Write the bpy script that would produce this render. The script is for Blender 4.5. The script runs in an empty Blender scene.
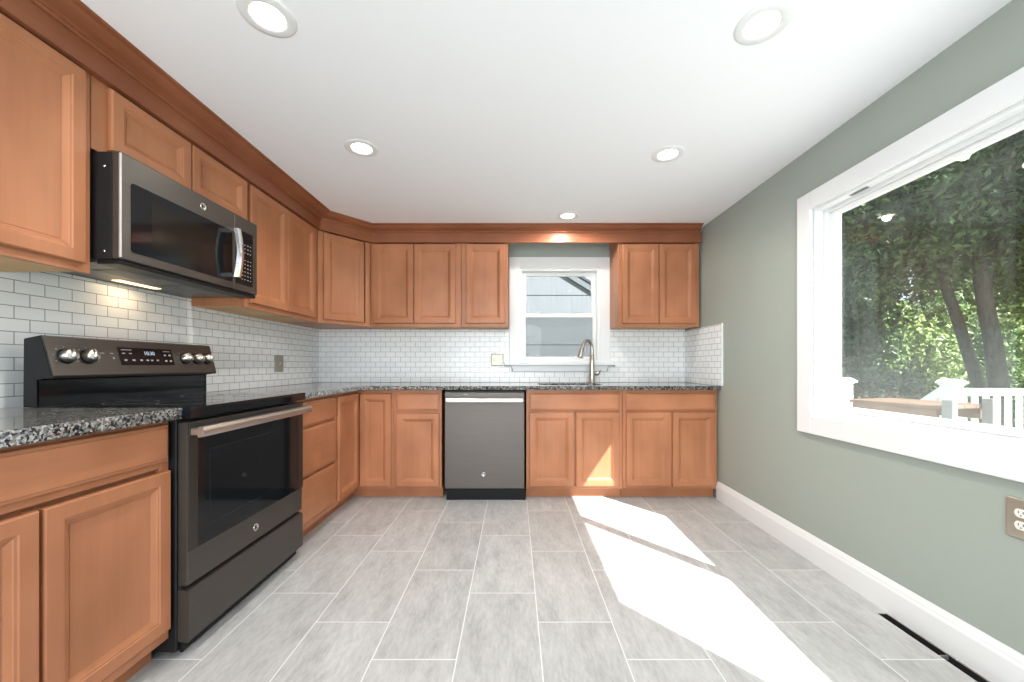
import bpy, bmesh, math, random
import numpy as np
from mathutils import Vector, Matrix

S = bpy.context.scene
COL = S.collection

# ------------------------------------------------------------------ camera
cam_d = bpy.data.cameras.new('camera')
cam = bpy.data.objects.new('camera', cam_d)
COL.objects.link(cam)
cam.location = (0, 0, 1.064)
cam.rotation_euler = (math.pi / 2, 0, 0)
cam_d.sensor_width = 36
cam_d.lens = 388 / 1024 * 36
cam_d.shift_x = -2.5 / 1024
cam_d.shift_y = 24 / 1024
cam_d.clip_start = 0.02
S.camera = cam

# ------------------------------------------------------------------ sky, sun, fill light, exposure
S.view_settings.view_transform = 'Standard'
S.view_settings.look = 'None'
S.view_settings.exposure = 0.16
S.view_settings.gamma = 1.0
S.view_settings.use_curve_mapping = False
S.cycles.use_denoising = True
S.cycles.max_bounces = 10
S.cycles.diffuse_bounces = 6
S.cycles.transparent_max_bounces = 24
S.cycles.sample_clamp_indirect = 6.0
S.cycles.caustics_reflective = False
S.cycles.caustics_refractive = False

world = bpy.data.worlds.new('sky')
S.world = world
world.use_nodes = True
wb = world.node_tree.nodes['Background']
wb.inputs[0].default_value = (0.80, 0.90, 1.0, 1)
wb.inputs[1].default_value = 1.35

sun_d = bpy.data.lights.new('sun', 'SUN')
sun_d.energy = 19.0
sun_d.angle = 0.009
sun_d.color = (1.0, 0.985, 0.965)
sun = bpy.data.objects.new('sun', sun_d)
COL.objects.link(sun)
sun.rotation_euler = Vector((-1.0, 1.17, -1.47)).to_track_quat('-Z', 'Y').to_euler()
sun.location = (8, -9, 12)


def area_light(name, loc, direction, sx, sy, power, color):
    d = bpy.data.lights.new(name, 'AREA')
    d.shape = 'RECTANGLE'
    d.size, d.size_y = sx, sy
    d.energy = power
    d.color = color
    o = bpy.data.objects.new(name, d)
    COL.objects.link(o)
    o.location = loc
    o.rotation_euler = Vector(direction).to_track_quat('-Z', 'Z').to_euler()
    return o


# unseen fill light added behind the viewer to brighten the room
area_light('rear_fill_light', (-0.45, -2.55, 1.15), (0.0, 1, 0.25), 2.3, 2.0, 128, (0.90, 0.96, 1.0))

# ------------------------------------------------------------------ dimensions
WY = 3.68          # back wall face
WL = -1.855        # left wall face
WR = 1.618         # right wall face
CZ = 2.25          # ceiling
LU = -1.5395       # left upper frame face
LB = -1.2445       # left base frame face
UF = 3.366         # back upper frame face
BF = 3.08          # back base frame face
CT = 0.900         # worktop top
REAR = -2.4


# ------------------------------------------------------------------ materials
def mat(name, color=(.8, .8, .8), rough=.5, metal=0.0, emit=None, estr=1.0, spec=None):
    m = bpy.data.materials.new(name)
    m.use_nodes = True
    b = m.node_tree.nodes['Principled BSDF']
    b.inputs['Base Color'].default_value = (*color, 1)
    b.inputs['Roughness'].default_value = rough
    b.inputs['Metallic'].default_value = metal
    if spec is not None:
        b.inputs['Specular IOR Level'].default_value = spec
    if emit:
        b.inputs['Emission Color'].default_value = (*emit, 1)
        b.inputs['Emission Strength'].default_value = estr
    return m


class NT:
    def __init__(self, m):
        self.t = m.node_tree
        self.b = self.t.nodes['Principled BSDF']

    def n(self, typ, **kw):
        nd = self.t.nodes.new(typ)
        for k, v in kw.items():
            setattr(nd, k, v)
        return nd

    def link(self, a, b):
        self.t.links.new(a, b)

    def math(self, op, a, b=None, c=None):
        nd = self.n('ShaderNodeMath', operation=op)
        for i, v in enumerate((a, b, c)):
            if v is None:
                continue
            if isinstance(v, (int, float)):
                nd.inputs[i].default_value = v
            else:
                self.link(v, nd.inputs[i])
        return nd.outputs[0]

    def coords(self, scale=(1, 1, 1), rot=(0, 0, 0), loc=(0, 0, 0)):
        tc = self.n('ShaderNodeTexCoord')
        mp = self.n('ShaderNodeMapping')
        mp.inputs['Scale'].default_value = scale
        mp.inputs['Rotation'].default_value = rot
        mp.inputs['Location'].default_value = loc
        self.link(tc.outputs['Object'], mp.inputs['Vector'])
        return mp.outputs[0]

    def noise(self, vec, scale=5, detail=3, rough=.5):
        nd = self.n('ShaderNodeTexNoise')
        nd.inputs['Scale'].default_value = scale
        nd.inputs['Detail'].default_value = detail
        nd.inputs['Roughness'].default_value = rough
        self.link(vec, nd.inputs['Vector'])
        return nd.outputs['Fac']

    def ramp(self, fac, stops, interp='LINEAR'):
        nd = self.n('ShaderNodeValToRGB')
        cr = nd.color_ramp
        cr.interpolation = interp
        while len(cr.elements) < len(stops):
            cr.elements.new(0.5)
        for e, (p, c) in zip(cr.elements, stops):
            e.position = p
            e.color = (*c, 1)
        self.link(fac, nd.inputs[0])
        return nd.outputs[0]

    def mix(self, fac, a, b, typ='MIX'):
        nd = self.n('ShaderNodeMix', data_type='RGBA', blend_type=typ)
        for i, v in ((0, fac), (6, a), (7, b)):
            if isinstance(v, (int, float)):
                nd.inputs[i].default_value = v
            elif isinstance(v, tuple):
                nd.inputs[i].default_value = (*v, 1)
            else:
                self.link(v, nd.inputs[i])
        return nd.outputs[2]

    def bump(self, height, strength=.3, dist=.002):
        nd = self.n('ShaderNodeBump')
        nd.inputs['Strength'].default_value = strength
        nd.inputs['Distance'].default_value = dist
        self.link(height, nd.inputs['Height'])
        self.link(nd.outputs[0], self.b.inputs['Normal'])


def wood(name, base, vertical=True, rough=.38):
    m = mat(name, base, rough, spec=.35)
    t = NT(m)
    v = t.coords((34, 34, 2.2) if vertical else (2.2, 2.2, 34))
    g = t.noise(v, 1.0, 4, .6)
    v2 = t.coords((3, 3, 2.2))
    bl = t.noise(v2, 1.3, 2, .5)
    d = tuple(c * .92 for c in base)
    l = tuple(min(1, c * 1.06) for c in base)
    c1 = t.ramp(g, [(.25, d), (.75, l)])
    c2 = t.ramp(bl, [(.3, (.84, .80, .76)), (.7, (1.12, 1.13, 1.14))])
    t.link(t.mix(1.0, c1, c2, 'MULTIPLY'), t.b.inputs['Base Color'])
    t.bump(g, .05, .001)
    return m


WOODC = (.43, .178, .088)
M = {}
M['wood_v'] = wood('maple_upright_grain', WOODC, True)
M['wood_h'] = wood('maple_level_grain', WOODC, False)
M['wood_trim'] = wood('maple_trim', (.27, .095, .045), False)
M['wood_raw'] = wood('pale_plywood', (.62, .40, .20), False, .6)
M['white'] = mat('white_paint', (.80, .81, .815), .35)
M['ceiling'] = mat('ceiling_paint', (.90, .915, .945), .75)
M['vinyl'] = mat('white_vinyl', (.82, .83, .83), .3)
M['black'] = mat('black_plastic', (.008, .008, .009), .4, spec=.18)
M['blackgloss'] = mat('black_ceramic_glass', (.008, .009, .011), .06, spec=.30)
M['dark'] = mat('dark_gap_shade', (.01, .01, .01), .8)  # near-black that puts the shade of gaps and openings into the colour
M['chrome'] = mat('polished_chrome', (.82, .82, .82), .13, 1.0)
M['nickel_bright'] = mat('satin_nickel', (.66, .64, .61), .28, 1.0)
M['nickel'] = mat('brushed_nickel', (.52, .47, .41), .3, 1.0)
M['handle'] = mat('bright_steel', (.56, .53, .49), .34, 1.0)
M['plate'] = mat('antique_nickel_plate', (.37, .33, .265), .35, .5)
M['ivory'] = mat('ivory_plastic', (.80, .78, .72), .35)
M['mark'] = mat('printed_marks', (.36, .365, .36), .5)
M['digit'] = mat('lit_digits', (.1, .1, .1), .4, emit=(.70, .85, 1.0), estr=.55)
M['lens'] = mat('lamp_lens', (.9, .9, .9), .4, emit=(1.0, .93, .80), estr=9.0)
M['warmlens'] = mat('warm_lamp_lens', (.9, .8, .6), .4, emit=(1.0, .72, .36), estr=2.6)
M['steel_dark'] = mat('sink_steel', (.16, .16, .165), .35, .9)


def slate(name, c, rough=.36):
    m = mat(name, c, rough, .55)
    t = NT(m)
    n = t.noise(t.coords((4, 4, 260)), 1, 2)
    t.link(t.ramp(n, [(.3, tuple(x * .93 for x in c)), (.7, tuple(x * 1.07 for x in c))]), t.b.inputs['Base Color'])
    return m


M['slate'] = slate('slate_steel', (.080, .071, .063))
M['slate_dark'] = slate('slate_reflection_tint', (.045, .040, .036))  # darker slate for the oven stiles, their dark reflection put into the colour
M['slate_light'] = slate('slate_steel_pale', (.122, .105, .094), .45)
M['slate_side'] = mat('charcoal_enamel', (.014, .0145, .016), .4, spec=.25)

# painted wall
m = mat('sage_paint', (.340, .378, .338), .6)
t = NT(m)
n = t.noise(t.coords(), 160, 2)
t.bump(n, .06, .001)
M['sage'] = m

# granite
m = mat('speckled_granite', (.2, .2, .2), .07)
t = NT(m)
v = t.coords()
nz = t.n('ShaderNodeTexNoise'); nz.inputs['Scale'].default_value = 90
t.link(v, nz.inputs['Vector'])
va = t.n('ShaderNodeVectorMath', operation='MULTIPLY_ADD')
t.link(nz.outputs['Color'], va.inputs[0]); va.inputs[1].default_value = (.012, .012, .012); t.link(v, va.inputs[2])
vo = t.n('ShaderNodeTexVoronoi'); vo.inputs['Scale'].default_value = 165
t.link(va.outputs[0], vo.inputs['Vector'])
sep = t.n('ShaderNodeSeparateColor'); t.link(vo.outputs['Color'], sep.inputs[0])
g1 = t.ramp(sep.outputs[0], [(0, (.012, .012, .014)), (.20, (.05, .052, .055)), (.36, (.14, .145, .15)), (.52, (.25, .25, .245)),
                             (.72, (.40, .39, .36)), (.90, (.24, .19, .15)), (.95, (.08, .09, .10))], 'CONSTANT')
t.link(g1, t.b.inputs['Base Color'])
M['granite'] = m

# subway tile, three orientations (which two axes span the wall)
def subway(name, axis, shift=0.0):
    m = mat(name, (.8, .82, .82), .14)
    t = NT(m)
    tc = t.n('ShaderNodeTexCoord')
    sp = t.n('ShaderNodeSeparateXYZ'); t.link(tc.outputs['Object'], sp.inputs[0])
    cb = t.n('ShaderNodeCombineXYZ')
    t.link(t.math('ADD', sp.outputs[axis], 20.0 + shift), cb.inputs[0])
    t.link(t.math('ADD', sp.outputs[2], -CT - .0005 + .0478 * 20), cb.inputs[1])
    br = t.n('ShaderNodeTexBrick')
    t.link(cb.outputs[0], br.inputs['Vector'])
    for k, val in (('Scale', 1.0), ('Mortar Size', .0015), ('Mortar Smooth', .15), ('Bias', 0), ('Brick Width', .0940), ('Row Height', .0478)):
        br.inputs[k].default_value = val
    br.inputs['Color1'].default_value = (.83, .85, .865, 1)
    br.inputs['Color2'].default_value = (.88, .89, .895, 1)
    br.inputs['Mortar'].default_value = (.25, .255, .26, 1)
    t.link(br.outputs['Color'], t.b.inputs['Base Color'])
    inv = t.math('SUBTRACT', 1.0, br.outputs['Fac'])
    rg = t.math('MULTIPLY_ADD', br.outputs['Fac'], .45, .20)
    t.link(rg, t.b.inputs['Roughness'])
    t.bump(inv, .5, .0015)
    return m


M['tile_x'] = subway('subway_tile_back', 0, .02)
M['tile_y'] = subway('subway_tile_side', 1, .0)

# floor tile 12 x 24 in thirds
m = mat('porcelain_floor_tile', (.5, .5, .5), .42)
t = NT(m)
tc = t.n('ShaderNodeTexCoord')
sp = t.n('ShaderNodeSeparateXYZ'); t.link(tc.outputs['Object'], sp.inputs[0])
PW, PL = .3065, .612
cx = t.math('DIVIDE', t.math('SUBTRACT', sp.outputs[0], .097), PW)
ci = t.math('FLOOR', cx)
fx = t.math('MULTIPLY', t.math('SUBTRACT', cx, ci), PW)
ry = t.math('DIVIDE', t.math('SUBTRACT', sp.outputs[1], t.math('MULTIPLY_ADD', ci, -.204, .382)), PL)
ri = t.math('FLOOR', ry)
fy = t.math('MULTIPLY', t.math('SUBTRACT', ry, ri), PL)
ex = t.math('MINIMUM', fx, t.math('SUBTRACT', PW, fx))
ey = t.math('MINIMUM', fy, t.math('SUBTRACT', PL, fy))
edge = t.math('MINIMUM', ex, ey)
mr = t.n('ShaderNodeMapRange'); mr.inputs[1].default_value = .0018; mr.inputs[2].default_value = .0029
t.link(edge, mr.inputs[0])
tilef = mr.outputs[0]
cmb = t.n('ShaderNodeCombineXYZ'); t.link(ci, cmb.inputs[0]); t.link(ri, cmb.inputs[1])
wn = t.n('ShaderNodeTexWhiteNoise', noise_dimensions='2D'); t.link(cmb.outputs[0], wn.inputs['Vector'])
va = t.n('ShaderNodeVectorMath', operation='MULTIPLY_ADD')
t.link(wn.outputs['Color'], va.inputs[0]); va.inputs[1].default_value = (9, 9, 9)
t.link(tc.outputs['Object'], va.inputs[2])
mp = t.n('ShaderNodeMapping'); mp.inputs['Rotation'].default_value = (0, 0, .7); mp.inputs['Scale'].default_value = (14, 4.5, 1)
t.link(va.outputs[0], mp.inputs[0])
n1 = t.noise(mp.outputs[0], 1.0, 6, .65)
mp2 = t.n('ShaderNodeMapping'); mp2.inputs['Rotation'].default_value = (0, 0, .55); mp2.inputs['Scale'].default_value = (85, 22, 1)
t.link(va.outputs[0], mp2.inputs[0])
n2 = t.noise(mp2.outputs[0], 1.0, 5, .65)
c = t.ramp(n1, [(.30, (.30, .302, .303)), (.5, (.46, .461, .460)), (.70, (.585, .585, .582))])
c = t.mix(.42, c, t.ramp(n2, [(.33, (.33, .33, .33)), (.67, (.57, .57, .566))]))
tv = t.math('MULTIPLY_ADD', wn.outputs['Value'], .12, .94)
hsv = t.n('ShaderNodeHueSaturation'); t.link(tv, hsv.inputs['Value']); t.link(c, hsv.inputs['Color'])
t.link(t.mix(tilef, (.73, .728, .72), hsv.outputs[0]), t.b.inputs['Base Color'])
t.link(t.math('MULTIPLY_ADD', n1, .2, .30), t.b.inputs['Roughness'])
t.bump(tilef, .35, .002)
M['floor'] = m

# window glass with a faint film of dust
def glass(name, dirt, ior=1.45):
    m = bpy.data.materials.new(name)
    m.use_nodes = True
    nt = m.node_tree
    nt.nodes.clear()
    out = nt.nodes.new('ShaderNodeOutputMaterial')
    tr = nt.nodes.new('ShaderNodeBsdfTransparent'); tr.inputs[0].default_value = (.95, .97, .965, 1)
    gl = nt.nodes.new('ShaderNodeBsdfGlossy'); gl.inputs['Roughness'].default_value = .0
    fr = nt.nodes.new('ShaderNodeFresnel'); 
    ge = nt.nodes.new('ShaderNodeNewGeometry')
    io = nt.nodes.new('ShaderNodeMapRange'); io.inputs[3].default_value = ior; io.inputs[4].default_value = 1 / ior
    nt.links.new(ge.outputs['Backfacing'], io.inputs[0]); nt.links.new(io.outputs[0], fr.inputs[0])
    m1 = nt.nodes.new('ShaderNodeMixShader')
    nt.links.new(fr.outputs[0], m1.inputs[0]); nt.links.new(tr.outputs[0], m1.inputs[1]); nt.links.new(gl.outputs[0], m1.inputs[2])
    last = m1
    if dirt > 0:
        tc = nt.nodes.new('ShaderNodeTexCoord')
        mp = nt.nodes.new('ShaderNodeMapping'); mp.inputs['Scale'].default_value = (16, 16, 3.0)
        nt.links.new(tc.outputs['Object'], mp.inputs[0])
        nz = nt.nodes.new('ShaderNodeTexNoise'); nz.inputs['Scale'].default_value = 1.5; nz.inputs['Detail'].default_value = 7
        nt.links.new(mp.outputs[0], nz.inputs['Vector'])
        mr = nt.nodes.new('ShaderNodeMapRange')
        mr.inputs[1].default_value = .35; mr.inputs[2].default_value = .8
        mr.inputs[3].default_value = dirt * .5; mr.inputs[4].default_value = dirt * 1.3
        nt.links.new(nz.outputs[0], mr.inputs[0])
        df = nt.nodes.new('ShaderNodeBsdfTranslucent'); df.inputs[0].default_value = (.8, .84, .82, 1)
        m2 = nt.nodes.new('ShaderNodeMixShader')
        # dust lies thicker along the foot of the pane
        sp = nt.nodes.new('ShaderNodeSeparateXYZ'); nt.links.new(tc.outputs['Object'], sp.inputs[0])
        gz = nt.nodes.new('ShaderNodeMapRange'); gz.interpolation_type = 'SMOOTHSTEP'
        gz.inputs[1].default_value = .10; gz.inputs[2].default_value = .62; gz.inputs[3].default_value = dirt * 5.5; gz.inputs[4].default_value = 0
        nt.links.new(sp.outputs[2], gz.inputs[0])
        n2 = nt.nodes.new('ShaderNodeTexNoise'); n2.inputs['Scale'].default_value = 130; n2.inputs['Detail'].default_value = 4
        nt.links.new(tc.outputs['Object'], n2.inputs['Vector'])
        mu = nt.nodes.new('ShaderNodeMath'); mu.operation = 'MULTIPLY'
        nt.links.new(gz.outputs[0], mu.inputs[0]); nt.links.new(n2.outputs[0], mu.inputs[1])
        ad = nt.nodes.new('ShaderNodeMath'); ad.operation = 'ADD'
        nt.links.new(mr.outputs[0], ad.inputs[0]); nt.links.new(mu.outputs[0], ad.inputs[1])
        nt.links.new(ad.outputs[0], m2.inputs[0]); nt.links.new(m1.outputs[0], m2.inputs[1]); nt.links.new(df.outputs[0], m2.inputs[2])
        last = m2
    nt.links.new(last.outputs[0], out.inputs[0])
    return m


M['glass_dusty'] = glass('dusty_window_glass', .011)
M['glass'] = glass('clean_window_glass', .015, 1.16)
m = glass('insect_screen_mesh', 0)
nt = m.node_tree
mx = nt.nodes.new('ShaderNodeMixShader'); mx.inputs[0].default_value = .28
df = nt.nodes.new('ShaderNodeBsdfDiffuse'); df.inputs[0].default_value = (.22, .225, .235, 1)
tr = nt.nodes.new('ShaderNodeBsdfTransparent')
nt.links.new(tr.outputs[0], mx.inputs[1]); nt.links.new(df.outputs[0], mx.inputs[2])
nt.links.new(mx.outputs[0], nt.nodes['Material Output'].inputs[0])
M['screen'] = m

# outdoors
def leafmat(name, c1, c2):
    m = mat(name, c1, .55)
    t = NT(m)
    n = t.noise(t.coords(), 9, 3)
    t.link(t.ramp(n, [(.3, c1), (.7, c2)]), t.b.inputs['Base Color'])
    t.b.inputs['Transmission Weight'].default_value = 0
    return m


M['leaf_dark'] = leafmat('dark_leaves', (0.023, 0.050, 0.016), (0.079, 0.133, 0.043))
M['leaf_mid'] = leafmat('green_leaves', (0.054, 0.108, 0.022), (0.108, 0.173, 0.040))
M['leaf_light'] = leafmat('sunlit_tint_leaves', (0.144, 0.216, 0.047), (0.288, 0.346, 0.115))  # paler yellow-green, sunlight on the far trees put into the colour
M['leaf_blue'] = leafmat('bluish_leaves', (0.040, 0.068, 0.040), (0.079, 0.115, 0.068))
m = mat('tree_bark', (.06, .05, .042), .9)
t = NT(m); n = t.noise(t.coords((16, 16, 3)), 2, 5)
t.link(t.ramp(n, [(.3, (.030, .026, .023)), (.7, (.085, .075, .065))]), t.b.inputs['Base Color']); t.bump(n, .6, .02)
M['bark'] = m
m = mat('weathered_deck_boards', (.5, .48, .45), .7)
t = NT(m)
w = t.n('ShaderNodeTexWave', wave_type='BANDS', bands_direction='Y'); w.inputs['Scale'].default_value = 2.2; w.inputs['Distortion'].default_value = 0
t.link(t.coords(), w.inputs['Vector'])
n = t.noise(t.coords((2, 30, 2)), 1, 4)
c = t.ramp(n, [(.3, (.42, .40, .37)), (.7, (.60, .58, .55))])
t.link(t.mix(t.ramp(w.outputs['Fac'], [(.0, (.0, .0, .0)), (.05, (1, 1, 1))]), (.08, .07, .06), c), t.b.inputs['Base Color'])
M['deck'] = m
m = mat('lawn', (.10, .17, .04), .9)
t = NT(m); n = t.noise(t.coords(), 3, 5)
t.link(t.ramp(n, [(.3, (.11, .19, .04)), (.7, (.26, .33, .10))]), t.b.inputs['Base Color'])
M['lawn'] = m
M['table_wood'] = wood('weathered_cedar', (.17, .105, .072), False, .65)
M['grey_metal'] = mat('grey_metal', (.22, .22, .22), .5, .3)
m = mat('grooved_siding', (.66, .69, .73), .65)
t = NT(m)
w = t.n('ShaderNodeTexWave', wave_type='BANDS', bands_direction='X'); w.inputs['Scale'].default_value = 3.2
w.inputs['Distortion'].default_value = .6
t.link(t.coords(), w.inputs['Vector'])
n = t.noise(t.coords((22, 22, 2)), 1.5, 4)
c = t.mix(t.ramp(w.outputs['Fac'], [(0, (0, 0, 0)), (.12, (1, 1, 1))]), (.115, .125, .14), (.15, .16, .175))
c = t.mix(.5, c, t.ramp(n, [(.3, (.12, .13, .145)), (.7, (.17, .18, .195))]))
t.link(c, t.b.inputs['Base Color'])
M['siding'] = m
M['rake'] = mat('grey_rake_board', (.10, .11, .125), .6)
M['roof'] = mat('dark_shingles', (.06, .06, .065), .9)


# ------------------------------------------------------------------ building helpers
class Frame:
    """u along the run, v out of the face, z up"""
    def __init__(s, p=(0, 0), u=(1, 0), v=(0, 1)):
        s.p, s.u, s.v = Vector((*p, 0)), Vector((*u, 0)), Vector((*v, 0))

    def pt(s, u, v, z):
        return s.p + s.u * u + s.v * v + Vector((0, 0, z))


WORLD = Frame()
FBACK = Frame((0, BF), (1, 0), (0, -1))
FBACKU = Frame((0, UF), (1, 0), (0, -1))
FLEFT = Frame((LB, 0), (0, 1), (1, 0))
FLEFTU = Frame((LU, 0), (0, 1), (1, 0))


class MB:
    def __init__(s, fr=WORLD):
        s.bm = bmesh.new()
        s.fr = fr

    def box(s, u0, u1, v0, v1, z0, z1, bev=0.0, seg=1):
        P = s.fr.pt
        vs = [s.bm.verts.new(P(u, v, z)) for z in (z0, z1) for v in (v0, v1) for u in (u0, u1)]
        fs = [s.bm.faces.new([vs[i] for i in q]) for q in ((0, 1, 3, 2), (4, 5, 7, 6), (0, 1, 5, 4), (2, 3, 7, 6), (0, 2, 6, 4), (1, 3, 7, 5))]
        if bev > 0:
            es = {e for f in fs for e in f.edges}
            bmesh.ops.recalc_face_normals(s.bm, faces=fs)
            bmesh.ops.bevel(s.bm, geom=list(es), offset=bev, segments=seg, affect='EDGES', profile=.5)
        return s

    def rings(s, u0, u1, z0, z1, prof, cap=True, back=True):
        """nested rectangles: prof = [(inset, v)...]"""
        loops = []
        for ins, v in prof:
            loops.append([s.bm.verts.new(s.fr.pt(a, v, b)) for a, b in
                          ((u0 + ins, z0 + ins), (u1 - ins, z0 + ins), (u1 - ins, z1 - ins), (u0 + ins, z1 - ins))])
        for A, B in zip(loops, loops[1:]):
            for i in range(4):
                j = (i + 1) % 4
                s.bm.faces.new((A[i], A[j], B[j], B[i]))
        if cap:
            s.bm.faces.new(loops[-1])
        if back:
            s.bm.faces.new(list(reversed(loops[0])))
        return s

    def prism(s, poly, a0, a1, axis='u'):
        """poly of 2-D points extruded: axis 'u' -> poly in (v,z); 'v' -> (u,z); 'z' -> (u,v)"""
        def P(p, a):
            if axis == 'u':
                return s.fr.pt(a, p[0], p[1])
            if axis == 'v':
                return s.fr.pt(p[0], a, p[1])
            return s.fr.pt(p[0], p[1], a)
        A = [s.bm.verts.new(P(p, a0)) for p in poly]
        B = [s.bm.verts.new(P(p, a1)) for p in poly]
        n = len(poly)
        for i in range(n):
            j = (i + 1) % n
            s.bm.faces.new((A[i], A[j], B[j], B[i]))
        s.bm.faces.new(A)
        s.bm.faces.new(list(reversed(B)))
        return s

    def lathe(s, c, axis, prof, n=24, caps=True):
        """c centre (world), axis vector, prof [(r, h)...] along axis"""
        ax = Vector(axis).normalized()
        e1 = ax.orthogonal().normalized()
        e2 = ax.cross(e1)
        c = Vector(c)
        L = []
        for r, h in prof:
            r = max(r, 1e-5)
            L.append([s.bm.verts.new(c + ax * h + (e1 * math.cos(2 * math.pi * i / n) + e2 * math.sin(2 * math.pi * i / n)) * r) for i in range(n)])
        for A, B in zip(L, L[1:]):
            for i in range(n):
                j = (i + 1) % n
                f = s.bm.faces.new((A[i], A[j], B[j], B[i]))
                f.smooth = True
        if caps:
            s.bm.faces.new(L[0]); s.bm.faces.new(list(reversed(L[-1])))
        return s

    def tube(s, pts, rad, n=12, flat=1.0, caps=True):
        pts = [Vector(p) for p in pts]
        rads = rad if isinstance(rad, (list, tuple)) else [rad] * len(pts)
        L = []
        prev = None
        for i, p in enumerate(pts):
            a = pts[max(i - 1, 0)]
            b = pts[min(i + 1, len(pts) - 1)]
            tn = (b - a).normalized()
            if prev is None:
                e1 = tn.orthogonal().normalized()
            else:
                e1 = (prev - tn * prev.dot(tn)).normalized()
            prev = e1
            e2 = tn.cross(e1)
            L.append([s.bm.verts.new(p + (e1 * math.cos(2 * math.pi * k / n) + e2 * math.sin(2 * math.pi * k / n) * flat) * rads[i]) for k in range(n)])
        for A, B in zip(L, L[1:]):
            for i in range(n):
                j = (i + 1) % n
                f = s.bm.faces.new((A[i], A[j], B[j], B[i]))
                f.smooth = True
        if caps:
            s.bm.faces.new(L[0]); s.bm.faces.new(list(reversed(L[-1])))
        return s

    def build(s, name, material, parent=None):
        bmesh.ops.recalc_face_normals(s.bm, faces=s.bm.faces)
        if parent is not None:
            o = Vector((0, 0, 0))
            q = parent
            while q is not None:
                o += q.location
                q = q.parent
            bmesh.ops.translate(s.bm, verts=s.bm.verts, vec=-o)
        me = bpy.data.meshes.new(name)
        s.bm.to_mesh(me)
        s.bm.free()
        me.materials.append(material)
        ob = bpy.data.objects.new(name, me)
        COL.objects.link(ob)
        ob.parent = parent
        return ob


def spline(pts, n=8):
    """Catmull-Rom through points"""
    P = [Vector(p) for p in pts]
    P = [P[0] * 2 - P[1]] + P + [P[-1] * 2 - P[-2]]
    out = []
    for i in range(1, len(P) - 2):
        for k in range(n):
            t = k / n
            out.append(0.5 * (2 * P[i] + (P[i + 1] - P[i - 1]) * t + (2 * P[i - 1] - 5 * P[i] + 4 * P[i + 1] - P[i + 2]) * t * t
                              + (3 * P[i] - P[i - 1] - 3 * P[i + 1] + P[i + 2]) * t ** 3))
    out.append(P[-2])
    return out


def tag(o, label=None, cat=None, group=None, kind=None):
    if label: o['label'] = label
    if cat: o['category'] = cat
    if group: o['group'] = group
    if kind: o['kind'] = kind
    return o


def thing(name, loc, label, cat, group=None, kind=None):
    o = bpy.data.objects.new(name, None)
    o.empty_display_size = .05
    COL.objects.link(o)
    o.location = loc
    return tag(o, label, cat, group, kind)


def struct(o):
    o['kind'] = 'structure'
    return o


def fill_slab(name, outer, holes, z0, z1, material, parent=None, bev=0.0):
    """flat slab with holes from 2-D outlines"""
    cu = bpy.data.curves.new(name, 'CURVE')
    cu.dimensions = '2D'
    cu.fill_mode = 'BOTH'
    cu.extrude = (z1 - z0) / 2 - bev
    cu.bevel_depth = bev
    cu.bevel_resolution = 2
    cu.offset = -bev
    for loop in [outer] + holes:
        sp = cu.splines.new('POLY')
        sp.points.add(len(loop) - 1)
        for p, q in zip(sp.points, loop):
            p.co = (q[0], q[1], 0, 1)
        sp.use_cyclic_u = True
    tmp = bpy.data.objects.new(name + '_outline', cu)
    COL.objects.link(tmp)
    dg = bpy.context.evaluated_depsgraph_get()
    me = bpy.data.meshes.new_from_object(tmp.evaluated_get(dg))
    bpy.data.objects.remove(tmp)
    me.transform(Matrix.Translation((0, 0, (z0 + z1) / 2)))
    if parent:
        me.transform(Matrix.Translation(-parent.location))
    me.materials.clear()
    me.materials.append(material)
    o = bpy.data.objects.new(name, me)
    COL.objects.link(o)
    o.parent = parent
    return o


def rrect(x0, x1, y0, y1, r, n=6):
    pts = []
    for cx_, cy_, a in ((x1 - r, y1 - r, 0), (x0 + r, y1 - r, 90), (x0 + r, y0 + r, 180), (x1 - r, y0 + r, 270)):
        for k in range(n + 1):
            q = math.radians(a + 90 * k / n)
            pts.append((cx_ + r * math.cos(q), cy_ + r * math.sin(q)))
    return pts


def text_mesh(name, body, size, origin, right, up, material, parent, depth=.0006):
    cu = bpy.data.curves.new(name, 'FONT')
    cu.body = body
    cu.size = size
    cu.extrude = depth
    cu.align_x = 'CENTER'
    cu.align_y = 'CENTER'
    tmp = bpy.data.objects.new(name + '_outline', cu)
    COL.objects.link(tmp)
    dg = bpy.context.evaluated_depsgraph_get()
    me = bpy.data.meshes.new_from_object(tmp.evaluated_get(dg))
    bpy.data.objects.remove(tmp)
    r, u = Vector(right).normalized(), Vector(up).normalized()
    nrm = r.cross(u)
    mt = Matrix((r, u, nrm)).transposed().to_4x4()
    mt.translation = Vector(origin)
    me.transform(mt)
    o = Vector((0, 0, 0))
    q = parent
    while q is not None:
        o += q.location
        q = q.parent
    me.transform(Matrix.Translation(-o))
    me.materials.clear()
    me.materials.append(material)
    ob = bpy.data.objects.new(name, me)
    COL.objects.link(ob)
    ob.parent = parent
    return ob


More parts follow.
